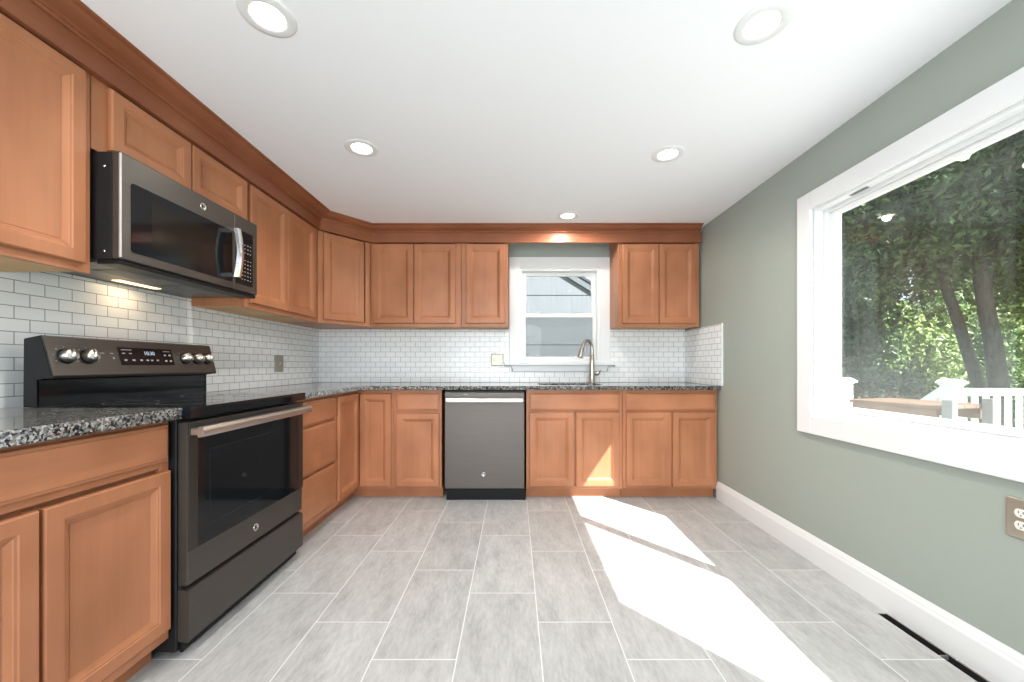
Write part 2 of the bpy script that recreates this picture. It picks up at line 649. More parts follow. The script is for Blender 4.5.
def sweep(name, path, prof, material, parent=None):
    """profile [(d, z)...] closed, offset to the right-hand side of a plan path, mitred"""
    P = [Vector(p) for p in path]
    def nrm(a, b):
        d = (b - a).normalized()
        return Vector((d.y, -d.x))
    bm = bmesh.new()
    L = []
    for i, p in enumerate(P):
        if i == 0:
            k = nrm(P[0], P[1])
        elif i == len(P) - 1:
            k = nrm(P[-2], P[-1])
        else:
            a, b = nrm(P[i - 1], p), nrm(p, P[i + 1])
            k = (a + b) / (1 + a.dot(b))
        L.append([bm.verts.new((p.x + k.x * d, p.y + k.y * d, z)) for d, z in prof])
    n = len(prof)
    for A, B in zip(L, L[1:]):
        for i in range(n):
            j = (i + 1) % n
            bm.faces.new((A[i], A[j], B[j], B[i]))
    bm.faces.new(L[0]); bm.faces.new(list(reversed(L[-1])))
    mb = MB(); mb.bm.free(); mb.bm = bm
    return mb.build(name, material, parent)


# ------------------------------------------------------------------ room shell
vx0, vx1, vy0, vy1 = 1.555, 1.598, 1.215, 1.665          # floor register opening
fo = fill_slab('floor', [(WL - .1, REAR - .6), (WR + .12, REAR - .6), (WR + .12, WY + .12), (WL - .1, WY + .12)],
               [[(vx0, vy0), (vx0, vy1), (vx1, vy1), (vx1, vy0)]], -.05, 0.0, M['floor'])
struct(fo)
struct(MB().box(WL - .12, WR + .13, REAR - .6, WY + .13, CZ, CZ + .1).build('ceiling', M['ceiling']))
struct(MB().box(WL - .12, WL, REAR - .1, WY, 0, CZ).build('wall_left', M['sage']))

# back wall with window opening
BX0, BX1, BZ0, BZ1 = .045, .812, 1.082, 1.985
w = MB()
w.box(WL - .12, BX0, WY, WY + .13, 0, CZ).box(BX1, WR + .13, WY, WY + .13, 0, CZ)
w.box(BX0, BX1, WY, WY + .13, 0, BZ0).box(BX0, BX1, WY, WY + .13, BZ1, CZ)
struct(w.build('wall_back', M['sage']))

# right wall with big window opening
RY0, RY1, RZ0, RZ1 = .19, 2.105, .785, 1.910
w = MB()
w.box(WR, WR + .13, REAR - .1, RY0, 0, CZ).box(WR, WR + .13, RY1, WY, 0, CZ)
w.box(WR, WR + .13, RY0, RY1, 0, RZ0).box(WR, WR + .13, RY0, RY1, RZ1, CZ)
struct(w.build('wall_right', M['sage']))

# rear wall with an unseen wide opening, sized to let the fill light in
w = MB()
w.box(WL, -1.62, REAR - .1, REAR, 0, CZ).box(.72, WR, REAR - .1, REAR, 0, CZ).box(-1.62, .72, REAR - .1, REAR, 2.16, CZ)
struct(w.build('wall_rear', M['sage']))

# baseboard on the right wall, moulded top
bp = [(0, 0), (.017, 0), (.017, .105), (.013, .116), (.012, .124), (.006, .136), (.004, .142), (0, .142)]
b = sweep('baseboard_right', [(WR, BF + .0), (WR, REAR)], bp, M['white'])
struct(b)

# backsplash tile fields
TT = .008
sp_l = MB().box(WL, WL + TT, .40, WY - .001, CT + .001, 1.4405).build('backsplash_left', M['tile_y'])
w = MB()
w.box(WL + TT, -.0965, WY - TT, WY, CT + .001, 1.405).box(-.0965, .953, WY - TT, WY, CT + .001, 1.002)
w.box(.953, WR - TT, WY - TT, WY, CT + .001, 1.405)
w.box(-.0965, -.0525, WY - TT, WY, 1.08, 1.405).box(.9085, .953, WY - TT, WY, 1.08, 1.405)
w.box(-.0965, -.03, WY - TT, WY, 1.002, 1.052).box(.885, .953, WY - TT, WY, 1.002, 1.052)
sp_b = w.build('backsplash_back', M['tile_x'])
sp_r = MB().box(WR - TT, WR, 3.016, WY - TT, CT + .001, 1.385).build('backsplash_right', M['tile_y'])
for o in (sp_l, sp_b, sp_r):
    struct(o)
struct(MB().box(WR - TT - .003, WR, 3.006, 3.016, CT + .001, 1.39, .002).build('trim_1', M['vinyl']))


# ------------------------------------------------------------------ cabinets
DOOR_PROF = [(0, .001), (0, .014), (.0015, .0175), (.0045, .020), (.043, .020), (.0455, .0170), (.051, .0160), (.053, .0135), (.066, .0060), (.0675, .0050)]


def door_part(fr, parent, u0, u1, z0, z1, name='door'):
    d = MB(fr).rings(u0, u1, z0, z1, DOOR_PROF, cap=False).build(name, M['wood_v'], parent)
    ins = .0672
    MB(fr).rings(u0 + ins, u1 - ins, z0 + ins, z1 - ins, [(0, .001), (0, .0050), (.0012, .0066)]).build('panel', M['wood_v'], d)
    return d


def drawer_part(fr, parent, u0, u1, z0, z1, name='drawer_front'):
    return MB(fr).rings(u0, u1, z0, z1, [(0, .001), (0, .012), (.003, .0155), (.010, .017), (.013, .020)]).build(name, M['wood_h'], parent)


def cabinet(name, fr, u0, u1, z0, z1, depth, label, doors=(), drawers=(), toe=False, group=None, cat='cabinet', rail_bottom=None):
    zb = 0.0 if toe else z0
    root = thing(name, fr.pt((u0 + u1) / 2, -depth / 2, zb), label, cat, group)
    g = .0008
    z0c = .082 if toe else z0
    if name.startswith('sink'):
        k = MB(fr).box(u0 + g, u0 + .018, -depth, -.0195, z0c + .006, z1).box(u1 - .018, u1 - g, -depth, -.0195, z0c + .006, z1)
        k.box(u0 + .018, u1 - .018, -depth, -.0195, z0c + .006, z0c + .024).box(u0 + .018, u1 - .018, -depth, -depth + .006, z0c + .024, z1)
        k.build('carcass', M['wood_v'], root)
    else:
        MB(fr).box(u0 + g, u1 - g, -depth, -.0195, z0c + .0065, z1, .001).build('carcass', M['wood_v'], root)
    if not toe:
        MB(fr).box(u0 + .02, u1 - .02, -depth + .01, -.0195, z0 + .003, z0 + .006).build('bottom_panel', M['wood_raw'], root)
    # face frame: stiles and rails
    f = MB(fr)
    st = .034
    cs0 = list(doors) + list(drawers)
    sl = max(st, min(d[0] for d in cs0) - u0 + .012)
    sr_ = max(st, u1 - max(d[1] for d in cs0) + .012)
    f.box(u0 + g, u0 + sl, -.019, 0, z0c, z1, .001).box(u1 - sr_, u1 - g, -.019, 0, z0c, z1, .001)
    f.box(u0 + sl, u1 - sr_, -.019, -.0003, z0c, z0c + .034, .001).box(u0 + sl, u1 - sr_, -.019, -.0003, z1 - .034, z1, .001)
    if toe and drawers:
        for z in sorted({d[2] for d in drawers}):
            if z > .2:
                f.box(u0 + sl, u1 - sr_, -.019, -.0003, z - .024, z + .006, .001)
    cs = sorted(doors, key=lambda d: d[0])
    for a, b in zip(cs, cs[1:]):
        if b[0] - a[1] > .004 and b[0] > a[1]:
            f.box(a[1] - .012, b[0] + .012, -.019, -.0003, max(z0c, a[2]) , min(a[3], z1), .001)
    f.build('face_frame', M['wood_v'], root)
    if toe:
        MB(fr).box(u0 + g, u1 - g, -depth, -.062, 0.0005, .0875).build('toe_kick', M['wood_h'], root)
    for d in doors:
        door_part(fr, root, *d)
    for d in drawers:
        drawer_part(fr, root, *d)
    return root


UZ0, UZ1, DT, DB = 1.395, CZ - .002, 2.109, 1.424
gU = 'maple wall cabinets under the crown moulding'
cabinet('wall_cabinet', FLEFTU, .64, 1.4085, UZ0, UZ1, .305, 'maple wall cabinet at the near end of the run, before the microwave',
        [(.666, 1.017, DB, DT), (1.023, 1.380, DB, DT)], group=gU)
cabinet('wall_cabinet', FLEFTU, 1.410, 2.213, 1.853, UZ1, .305, 'short maple wall cabinet with two low doors directly above the microwave',
        [(1.466, 1.828, 1.876, DT), (1.835, 2.208, 1.876, DT)], group=gU)
cabinet('wall_cabinet', FLEFTU, 2.2145, 3.028, UZ0, UZ1, .305, 'two-door maple wall cabinet between the microwave and the angled corner cabinet',
        [(2.243, 2.606, DB, DT), (2.612, 2.972, DB, DT)], group=gU)
cabinet('wall_cabinet', FBACKU, -1.246, -.463, UZ0, UZ1, .305, 'two-door maple wall cabinet on the back wall beside the angled corner cabinet',
        [(-1.222, -.874, DB, DT), (-.866, -.508, DB, DT)], group=gU)
cabinet('wall_cabinet', FBACKU, -.4615, -.055, UZ0, UZ1, .305, 'narrow single-door maple wall cabinet immediately beside the small window',
        [(-.418, -.083, DB, DT)], group=gU)
cabinet('wall_cabinet', FBACKU, .898, 1.603, UZ0, UZ1, .305, 'two-door maple wall cabinet between the small window and the sage side wall',
        [(.932, 1.246, DB, DT), (1.251, 1.567, DB, DT)], group=gU)

# angled corner wall cabinet
pa, pb = Vector((LU, 3.030)), Vector((-1.248, UF))
du = (pb - pa).normalized()
FDIAG = Frame(pa, du, (du.y, -du.x))
dl = (pb - pa).length
root = thing('corner_wall_cabinet', (-1.6, 3.5, UZ0), 'single-door maple wall cabinet set at an angle across the corner', 'cabinet', gU)
MB().prism([(WL + TT + .002, 3.031), (LU - .018, 3.031), (-1.2655, UF + .019), (-1.2475, UF + .02), (-1.2475, WY - TT - .002), (WL + TT + .002, WY - TT - .002)],
           UZ0 + .006, UZ1, 'z').build('carcass', M['wood_v'], root)
f = MB(FDIAG)
f.box(.001, .05, -.018, 0, UZ0, UZ1, .001).box(dl - .05, dl - .001, -.018, 0, UZ0, UZ1, .001)
f.box(.05, dl - .05, -.018, -.0003, UZ0, UZ0 + .034, .001).box(.05, dl - .05, -.018, -.0003, UZ1 - .06, UZ1, .001)
f.build('face_frame', M['wood_v'], root)
door_part(FDIAG, root, .042, dl - .068, DB, DT)

# cornice: frieze board and crown moulding along the whole run
cr = thing('cabinet_cornice', (-.1, UF, 2.118), 'maple frieze board with crown moulding running along the cabinet tops under the ceiling', 'crown moulding')
path = [(LU, .30), (LU, 3.030), (-1.248, UF), (1.606, UF)]
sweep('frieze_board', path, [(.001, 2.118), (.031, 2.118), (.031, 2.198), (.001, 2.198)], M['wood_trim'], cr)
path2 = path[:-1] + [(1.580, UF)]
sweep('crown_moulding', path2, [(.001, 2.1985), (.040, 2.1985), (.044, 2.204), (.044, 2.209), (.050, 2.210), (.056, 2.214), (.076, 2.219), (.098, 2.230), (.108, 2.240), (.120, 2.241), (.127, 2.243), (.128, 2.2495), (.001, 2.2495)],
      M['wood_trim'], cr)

# base cabinets
gB = 'maple base cabinets under the granite'
FD = .600
ZB, ZD0, ZD1, ZR0, ZR1 = .868, .113, .688, .710, .846
cabinet('base_cabinet', FLEFT, .62, 1.3965, .1, ZB, .595, 'maple base cabinet with one wide drawer over two doors, nearest the viewer beside the range',
        [(.645, 1.003, ZD0 + .01, ZD1), (1.012, 1.386, ZD0 + .01, ZD1)], [(.645, 1.380, ZR0 + .014, ZR1 + .008)], True, gB)
cabinet('base_cabinet', FLEFT, 2.172, 2.690, .1, ZB, .595, 'maple base cabinet of three stacked drawers on the far side of the range',
        [], [(2.188, 2.664, .702, .846), (2.188, 2.664, .408, .686), (2.188, 2.664, .124, .393)], True, gB)
cabinet('base_cabinet', FBACK, -.957, -.577, .1, ZB, .585, 'narrow maple base cabinet with one drawer and one door beside the dishwasher',
        [(-.934, -.596, ZD0 - .01, ZD1 - .006)], [(-.934, -.596, ZR0 - .004, ZR1 - .008)], True, gB)
cabinet('sink_base_cabinet', FBACK, .093, .8555, .1, ZB, .585, 'two-door maple sink base cabinet under the faucet, next to the dishwasher',
        [(.119, .470, ZD0 - .008, ZD1 + .002), (.485, .829, ZD0 - .008, ZD1 + .002)], [(.119, .829, ZR0 - .004, ZR1 - .006)], True, gB)
cabinet('base_cabinet', FBACK, .857, 1.609, .1, ZB, .585, 'two-door maple base cabinet with a wide drawer, against the sage side wall',
        [(.883, 1.236, ZD0 - .008, ZD1 + .002), (1.249, 1.588, ZD0 - .008, ZD1 + .002)], [(.883, 1.588, ZR0 - .004, ZR1 - .006)], True, gB)

# corner base with the folded pair of doors
root = thing('corner_base_cabinet', (-1.5, 3.3, 0), 'maple corner base cabinet with a folding pair of doors meeting in the inside corner', 'cabinet', gB)
lx = WL + TT + .002
MB().prism([(lx, 2.692), (LB - .02, 2.692), (LB - .02, BF + .02), (-.9585, BF + .02), (-.9585, WY - TT - .002), (lx, WY - TT - .002)], .0885, ZB, 'z').build('carcass', M['wood_v'], root)
f = MB(FLEFT).box(2.691, 2.715, -.019, 0, .082, ZB, .001)
f.box(2.715, BF, -.019, -.0003, .082, .134).box(2.715, BF, -.019, -.0003, ZB - .03, ZB)
f.fr = FBACK
f.box(-.985, -.9585, -.019, 0, .082, ZB, .001).box(LB - .019, -.985, -.019, -.0003, .082, .134).box(LB - .019, -.985, -.019, -.0003, ZB - .03, ZB)
f.build('face_frame', M['wood_v'], root)
MB().prism([(lx, 2.691), (LB - .062, 2.691), (LB - .062, BF + .062), (-.9585, BF + .062), (-.9585, BF + .07), (LB - .07, BF + .07), (LB - .07, 2.70), (lx, 2.70)], .0005, .0875, 'z').build('toe_kick', M['wood_h'], root)
door_part(FLEFT, root, 2.712, BF - .023, ZD0, ZR1 - .004)
door_part(FBACK, root, LB + .0215, -.976, ZD0 - .008, ZR1 - .008)

# ------------------------------------------------------------------ worktops, sink
CB = CT - .031
ct = fill_slab('granite_worktop', [(WL + TT + .001, .58), (-1.196, .58), (-1.196, 1.3975), (WL + TT + .001, 1.3975)], [], CB, CT + .010, M['granite'], bev=.003)
tag(ct, 'short speckled grey granite worktop on the nearest base cabinet, before the range', 'worktop')
hole = rrect(.205, .735, 3.165, 3.50, .06)
ct2 = fill_slab('granite_worktop', [(WL + TT + .001, 2.170), (-1.196, 2.170), (-1.196, 3.032), (1.609, 3.032), (1.609, WY - TT - .001), (WL + TT + .001, WY - TT - .001)],
                [hole], CB, CT, M['granite'], bev=.003)
tag(ct2, 'long L-shaped speckled granite worktop running around the corner to the sage wall', 'worktop')

sk = thing('kitchen_sink', (.47, 3.33, CB - .20), 'dark undermount kitchen sink set in the granite below the small window', 'sink')
b = MB()
loops = []
for ins, z in ((-.012, CB - .0008), (0, CB - .0008), (.004, CB - .03), (.012, CB - .17), (.05, CB - .19)):
    loops.append([b.bm.verts.new((x, y, z)) for x, y in rrect(.205 + ins, .735 - ins, 3.165 + ins, 3.50 - ins, max(.06 - ins * .4, .02))])
for A, B_ in zip(loops, loops[1:]):
    for i in range(len(A)):
        j = (i + 1) % len(A)
        b.bm.faces.new((A[i], A[j], B_[j], B_[i]))
b.bm.faces.new(loops[-1])
b.build('basin', M['steel_dark'], sk)
MB().lathe((.47, 3.33, CB - .1895), (0, 0, 1), [(.045, 0), (.045, .003), (.035, .004), (.02, .002)]).build('drain', M['chrome'], sk)

# faucet
fx_, fy_ = .712, 3.565
fa = thing('faucet', (fx_, fy_, CT), 'brushed nickel gooseneck pull-down faucet standing behind the sink', 'faucet')
MB().lathe((fx_, fy_, CT + .0005), (0, 0, 1), [(.034, 0), (.034, .006), (.029, .010), (.027, .05), (.025, .12), (.021, .20), (.0175, .26)], 24).build('body', M['nickel'], fa)
dv = Vector((-.82, -.57, 0))
bp_ = Vector((fx_, fy_, CT))
def arc(a, z):
    return bp_ + dv * a + Vector((0, 0, z))
gp = spline([arc(0, .25), arc(.0, .31), arc(.012, .352), arc(.045, .382), arc(.085, .378), arc(.112, .345), arc(.126, .31)], 6)
MB().tube(gp, .0165, 14).build('gooseneck', M['nickel'], fa)
MB().tube([arc(.124, .316), arc(.130, .300), arc(.142, .262), arc(.152, .232), arc(.153, .229)], [.018, .0195, .022, .025, .021], 16).build('spray_head', M['nickel'], fa)
hd = MB().tube([(fx_ + .02, fy_, CT + .085), (fx_ + .05, fy_ - .002, CT + .088), (fx_ + .062, fy_ - .004, CT + .092)], [.019, .021, .019], 14).build('valve', M['nickel'], fa)
MB().tube([(fx_ + .056, fy_ - .003, CT + .085), (fx_ + .062, fy_ - .03, CT + .10), (fx_ + .064, fy_ - .075, CT + .118)], [.010, .009, .008], 10).build('lever', M['nickel'], fa)


# ------------------------------------------------------------------ round maker's emblem
def emblem(parent, fr, u, v, z, r):
    ax = fr.v
    c = fr.pt(u, v, z)
    e = MB().lathe(c, ax, [(r, 0), (r, .0012), (r * .92, .0022), (r * .84, .0022), (r * .80, .0012), (0.0, .0012)], 28, caps=False).build('emblem', M['chrome'], parent)
    right = fr.u if fr.u.cross(Vector((0, 0, 1))).dot(ax) > 0 else -fr.u
    text_mesh('monogram', 'GE', r * .95, fr.pt(u, v + .0015, z), right, (0, 0, 1), M['slate_side'], e, .0006)
    return e


# ------------------------------------------------------------------ range
RA, RB = 1.401, 2.166
RF = -1.180
FR = Frame((RF, 0), (0, 1), (1, 0))   # v measured from the door face
rg = thing('electric_range', (-1.46, (RA + RB) / 2, 0), 'slate grey freestanding electric range with black glass oven door and knob console', 'range')
MB(FR).box(RA, RB, -.580, -.042, .024, .893, .003).build('body', M['slate_side'], rg)
for u in (RA + .05, RB - .05):
    for v in (-.53, -.09):
        MB().lathe(FR.pt(u, v, 0.0005), (0, 0, 1), [(.018, 0), (.018, .012), (.010, .014), (.010, .0235)], 12).build('leg', M['black'], rg)
MB(FR).box(RA + .012, RB - .012, -.0415, -.030, .016, .058, .002).build('kick_panel', M['black'], rg)
ckt = MB(FR)
ckt.prism([(-.555, .8945), (-.028, .8945), (-.008, .872), (.012, .872), (.014, .902), (.008, .9105), (-.555, .9105)], RA - .001, RB + .001, 'u').build('cooktop', M['blackgloss'], rg)
# burner rings printed on the glass
ringmat = mat('grey_print', (.035, .035, .036), .3)
for u, v, r in ((RA + .20, -.40, .085), (RB - .20, -.40, .085), (RA + .21, -.16, .11), (RB - .20, -.16, .075)):
    MB().lathe(FR.pt(u, v, .9106), (0, 0, 1), [(r, 0), (r, .0003), (r - .002, .0003), (r - .002, 0)], 40, caps=False).build('burner_ring', ringmat, rg)
# backguard with slanted console
MB(FR).prism([(-.580, .9110), (-.545, .9110), (-.545, 1.008), (-.575, 1.158), (-.590, 1.158)], RA + .006, RB - .006, 'u').build('backguard', M['blackgloss'], rg)
con = MB(FR).prism([(-.590, 1.160), (-.530, 1.172), (-.522, 1.168), (-.484, 1.026), (-.489, 1.016), (-.555, 1.012), (-.578, 1.10)], RA, RB, 'u').build('control_panel', M['slate'], rg)
MB(FR).prism([(-.588, 1.157), (-.531, 1.170), (-.487, 1.018), (-.543, 1.010), (-.543, .9112), (-.5895, .9112)], RA - .003, RA, 'u').build('end_cap', M['slate_side'], rg)
MB(FR).prism([(-.588, 1.157), (-.531, 1.170), (-.487, 1.018), (-.543, 1.010), (-.543, .9112), (-.5895, .9112)], RB, RB + .003, 'u').build('end_cap', M['slate_side'], rg)
# console face frame: slant direction
s_dir = Vector((.038, 0, -.142)).normalized()     # downward along the face
s_nrm = Vector((.142, 0, .038)).normalized()
s_top = FR.pt(0, -.522, 1.168)
def onface(u, d, out=0.0):
    return Vector((s_top.x, u, s_top.z)) + s_dir * d + s_nrm * out
knob_u = [RA + .054, RA + .130, RB - .186, RB - .114, RB - .048]
for u in knob_u:
    k = MB().lathe(onface(u, .074, .0045), s_nrm, [(.0245, 0), (.0235, .022), (.020, .026), (0, .026)], 28, caps=False)
    k = k.build('knob', M['nickel_bright'], rg)
    MB().lathe(onface(u, .074, .0005), s_nrm, [(.029, 0), (.028, .0038), (.0, .0038)], 28, caps=False).build('bezel', M['black'], k)
    g = MB()
    a = onface(u, .074, .030)
    pts = [a + s_dir * -.021, a + s_dir * .021]
    g.tube([pts[0], a + s_nrm * .004, pts[1]], [.0045, .007, .0045], 10)
    g.build('grip', M['nickel_bright'], k)
    mk = MB()
    for q in range(7):
        ang = math.radians(-120 + q * 40)
        ctr = onface(u + math.sin(ang) * .040, .074 - math.cos(ang) * .036, .0008)
        mk.lathe(ctr, s_nrm, [(.0016 if q % 2 else .0026, 0), (.0015, .0003)], 6)
    mk.build('dial_print', M['mark'], rg)
# display window
dw = MB()
u0, u1 = RA + .252, RA + .510
P4 = [onface(u0, .030, .0006), onface(u1, .030, .0006), onface(u1, .108, .0006), onface(u0, .108, .0006)]
top = [p + s_nrm * .0012 for p in P4]
va_ = [dw.bm.verts.new(p) for p in P4]; vb_ = [dw.bm.verts.new(p) for p in top]
for i in range(4):
    j = (i + 1) % 4
    dw.bm.faces.new((va_[i], va_[j], vb_[j], vb_[i]))
dw.bm.faces.new(vb_); dw.bm.faces.new(list(reversed(va_)))
dsp = dw.build('display', M['blackgloss'], rg)
text_mesh('clock_digits', '10:30', .024, onface(RA + .390, .054, .0024), (0, 1, 0), -s_dir, M['digit'], dsp)
mk = MB()
def dash(u, d, wd, hd_):
    q = [mk.bm.verts.new(onface(u + a * wd, d + b_ * hd_, .0022)) for a, b_ in ((-.5, -.5), (.5, -.5), (.5, .5), (-.5, .5))]
    mk.bm.faces.new(q)
dash(RA + .287, .040, .046, .004); dash(RA + .480, .042, .036, .004)
for u in (.272, .302):
    dash(RA + u, .056, .013, .005)
for u in (.275, .310, .345, .374, .396, .424):
    dash(RA + u, .086, .012, .007)
for u in (.468, .493):
    for d in (.060, .088):
        dash(RA + u, d, .011, .008)
mk.build('key_print', M['mark'], dsp)
mk = MB()
for u, d, wd in ((.184, .058, .018), (.222, .058, .014)):
    dash(RA + u, d, wd, .004)
dash(RA + .226, .078, .008, .008)
mk.build('indicator_print', M['mark'], rg)
# oven door
od = MB(FR)
ZDT, ZDB = .856, .262
od.box(RA + .004, RB - .004, -.040, -.004, ZDB, ZDT, .003)
door = od.build('oven_door', M['slate'], rg)
ZG = .385
MB(FR).box(RA + .0045, RB - .0045, -.0042, 0, ZG, ZDT - .012, .0015).build('door_glass', M['blackgloss'], door)
gw = MB(FR)
gw.rings(RA + .10, RB - .10, ZG + .065, ZDT - .115, [(0, .0002), (0, .0006), (.004, .0006), (.004, .0002)], cap=False, back=False)
gw.build('inner_window', mat('grey_glass', (.02, .021, .022), .08, spec=.3), door)
MB(FR).box(RA + .004, RA + .045, -.004, .0012, ZG, ZDT, .001).build('door_stile', M['slate_dark'], door)
MB(FR).box(RB - .045, RB - .004, -.004, .0012, ZG, ZDT, .001).build('door_stile', M['slate_dark'], door)
MB(FR).box(RA + .004, RB - .004, -.004, .0016, ZDT - .05, ZDT, .001).build('top_rail', M['slate'], door)
hb = MB(FR)
hz = .820
hb.prism([(.030, hz - .020), (.046, hz - .018), (.052, hz - .006), (.052, hz + .006), (.046, hz + .018), (.032, hz + .020), (.027, hz)], RA + .008, RB - .002, 'u')
hh = hb.build('handle', M['handle'], door)
for u in (RA + .022, RB - .024):
    MB(FR).box(u - .012, u + .012, .0, .034, hz - .013, hz + .013, .003).build('handle_bracket', M['handle'], hh)
emblem(door, FR, RA + .375, -.0035, .322, .0165)
dr = MB(FR)
dr.prism([(-.040, .062), (-.004, .058), (0, .063), (0, .236), (-.004, .243), (-.016, .247), (-.040, .247)], RA + .004, RB - .004, 'u')
dr.build('storage_drawer', M['slate'], rg)
MB(FR).box(RA + .006, RB - .006, -.041, -.030, .246, .263).build('drawer_gap_shade', M['dark'], rg)  # dark strip standing in for the shade between oven door and drawer

# ------------------------------------------------------------------ microwave
MA, MBB = 1.414, 2.166
MF = -1.436
FM = Frame((MF, 0), (0, 1), (1, 0))
Z0, Z1 = 1.440, 1.845
mw = thing('microwave', ((MF + WL) / 2, (MA + MBB) / 2, Z0), 'slate over-the-range microwave mounted under the short cabinet above the range', 'microwave')
MB(FM).box(MA + .002, MBB - .002, -.405, -.034, Z0 + .012, Z1 - .001, .002).build('body', M['slate_side'], mw)
MB(FM).box(MA, 1.985, -.032, 0, Z0 + .012, Z1, .005, 2).build('door', M['slate'], mw)
mdoor = [c for c in COL.objects if c.parent == mw and c.name.startswith('door')][-1]
MB(FM).box(1.9865, MBB, -.032, 0, Z0 + .012, Z1, .005, 2).build('control_panel', M['slate'], mw)
mpan = [c for c in COL.objects if c.parent == mw and c.name.startswith('control_panel')][-1]
MB(FM).prism(rrect(MA + .038, 1.974, 1.487, 1.747, .012), -.004, .0012, 'v').build('door_glass', M['blackgloss'], mdoor)
MB(FM).prism(rrect(MA + .12, 1.862, 1.52, 1.705, .01), .0012, .0016, 'v').build('inner_window', mat('perforated_screen', (.014, .012, .010), .1, spec=.3), mdoor)
MB(FM).box(1.998, 2.128, -.004, .0014, 1.487, 1.772, .001).build('keypad', M['blackgloss'], mpan)
mk = MB(FM)
for r_ in range(10):
    for c_ in range(4):
        if r_ in (3,):
            continue
        zz = 1.70 - r_ * .0205
        uu = 2.040 + c_ * .0215
        mk.box(uu, uu + (.007 if c_ % 2 else .010), .0014, .0018, zz, zz + .0045)
mk.build('key_print', M['mark'], mpan)
pts = spline([FM.pt(1.955, .030, 1.750), FM.pt(1.955, .040, 1.69), FM.pt(1.955, .045, 1.628), FM.pt(1.955, .040, 1.566), FM.pt(1.955, .030, 1.506)], 6)
hm = MB(FM)
A = []
for p in pts:
    v_ = p.x - MF
    A.append([hm.bm.verts.new(FM.pt(u, vv, p.z)) for u, vv in ((1.938, v_ + .004), (1.941, v_ + .018), (1.950, v_ + .023), (1.962, v_ + .023), (1.971, v_ + .018), (1.974, v_ + .004))])
for a, b_ in zip(A, A[1:]):
    for i in range(6):
        j = (i + 1) % 6
        f_ = hm.bm.faces.new((a[i], a[j], b_[j], b_[i]))
hm.bm.faces.new(A[0]); hm.bm.faces.new(list(reversed(A[-1])))
mh = hm.build('handle', M['chrome'], mdoor)
for za, zb_ in ((1.728, 1.750), (1.506, 1.528)):
    MB(FM).box(1.941, 1.971, 0, .040, za, zb_, .002).build('handle_bracket', M['chrome'], mh)
MB(FM).box(MA - .001, MA + .005, -.006, .0008, Z0 + .018, Z1 - .006, .001).build('edge_trim', mat('satin_edge_trim', (.55, .54, .53), .5, .6), mdoor)
emblem(mdoor, FM, 1.790, .0, 1.795, .0165)
MB(FM).box(MA + .002, MBB - .002, -.090, -.008, Z0 - .006, Z0 + .0105, .002).build('vent_lip', M['black'], mw)
und = MB(FM).box(MA + .004, MBB - .004, -.400, -.0905, Z0, Z0 + .0115, .001).build('underside', M['slate'], mw)
MB(FM).box(MA + .30, MA + .50, -.345, -.305, Z0 - .002, Z0 - .0002, .0005).build('task_lamp', M['warmlens'], und)
for ua, va in ((MA + .42, -.25), (MA + .12, -.235)):
    gr = MB(FM)
    gr.box(ua - .004, ua + .168, va, -.11, Z0 - .0012, Z0 - .0002)
    for k in range(14):
        gr.box(ua + k * .012, ua + .007 + k * .012, va + .004, -.114, Z0 - .0024, Z0 - .0010)
    gr.build('vent_grille', M['steel_dark'], und)
for z in (1.48, 1.79):
    MB().lathe(FM.pt(MA + .0015, -.060, z), (0, -1, 0), [(.005, 0), (.005, .002), (.002, .003)], 10).build('screw', M['chrome'], mw)
tl = bpy.data.lights.new('task_lamp_light', 'AREA')
tl.size = .09; tl.energy = .30; tl.color = (1.0, .72, .42)
tlo = bpy.data.objects.new('task_lamp_light', tl); COL.objects.link(tlo)
tlo.location = FM.pt(MA + .40, -.325, Z0 - .006) - mw.location; tlo.parent = mw

# ------------------------------------------------------------------ dishwasher
FDW = Frame((0, 3.045), (1, 0), (0, -1))
dwt = thing('dishwasher', (-.24, 3.35, 0), 'slate steel dishwasher with a bar handle, between the narrow base and sink cabinets', 'dishwasher')
D0, D1 = -.549, .078
MB(FDW).box(D0 + .006, D1 - .003, -.58, -.042, .09, .862).build('tub', M['black'], dwt)
MB(FDW).rings(D0, D1, .092, .850, [(0, -.042), (0, -.006), (.002, -.002), (.006, 0)]).build('door', M['slate_light'], dwt)
ddr = [c for c in COL.objects if c.parent == dwt and c.name.startswith('door')][-1]
MB(FDW).box(D0 + .002, D1 - .002, -.04, -.006, .8505, .861).build('control_strip', M['black'], dwt)
hb = MB(FDW)
hz = .789
hb.prism([(.024, hz - .022), (.040, hz - .019), (.045, hz - .006), (.045, hz + .006), (.040, hz + .019), (.026, hz + .022), (.021, hz)], D0 + .018, D1 - .012, 'u')
hh = hb.build('handle', M['handle'], ddr)
for u in (D0 + .030, D1 - .024):
    MB(FDW).box(u - .010, u + .010, -.001, .027, hz - .011, hz + .011, .002).build('handle_bracket', M['handle'], hh)
emblem(ddr, FDW, -.243, -.0006, .205, .0165)
MB(FDW).box(-.40, -.365, -.0005, .0006, .8285, .8335).build('badge', M['mark'], ddr)
MB(FDW).box(D0 + .012, D1 + .006, -.10, -.014, .0005, .0905, .002).build('kick_plate', M['black'], dwt)


# ------------------------------------------------------------------ wall plates
def plate_geo(fr, u0, u1, z0, z1, v0, parent):
    return MB(fr).rings(u0, u1, z0, z1, [(0, v0), (0, v0 + .003), (.003, v0 + .005), (.008, v0 + .006)]).build('cover_plate', M['plate'], parent)


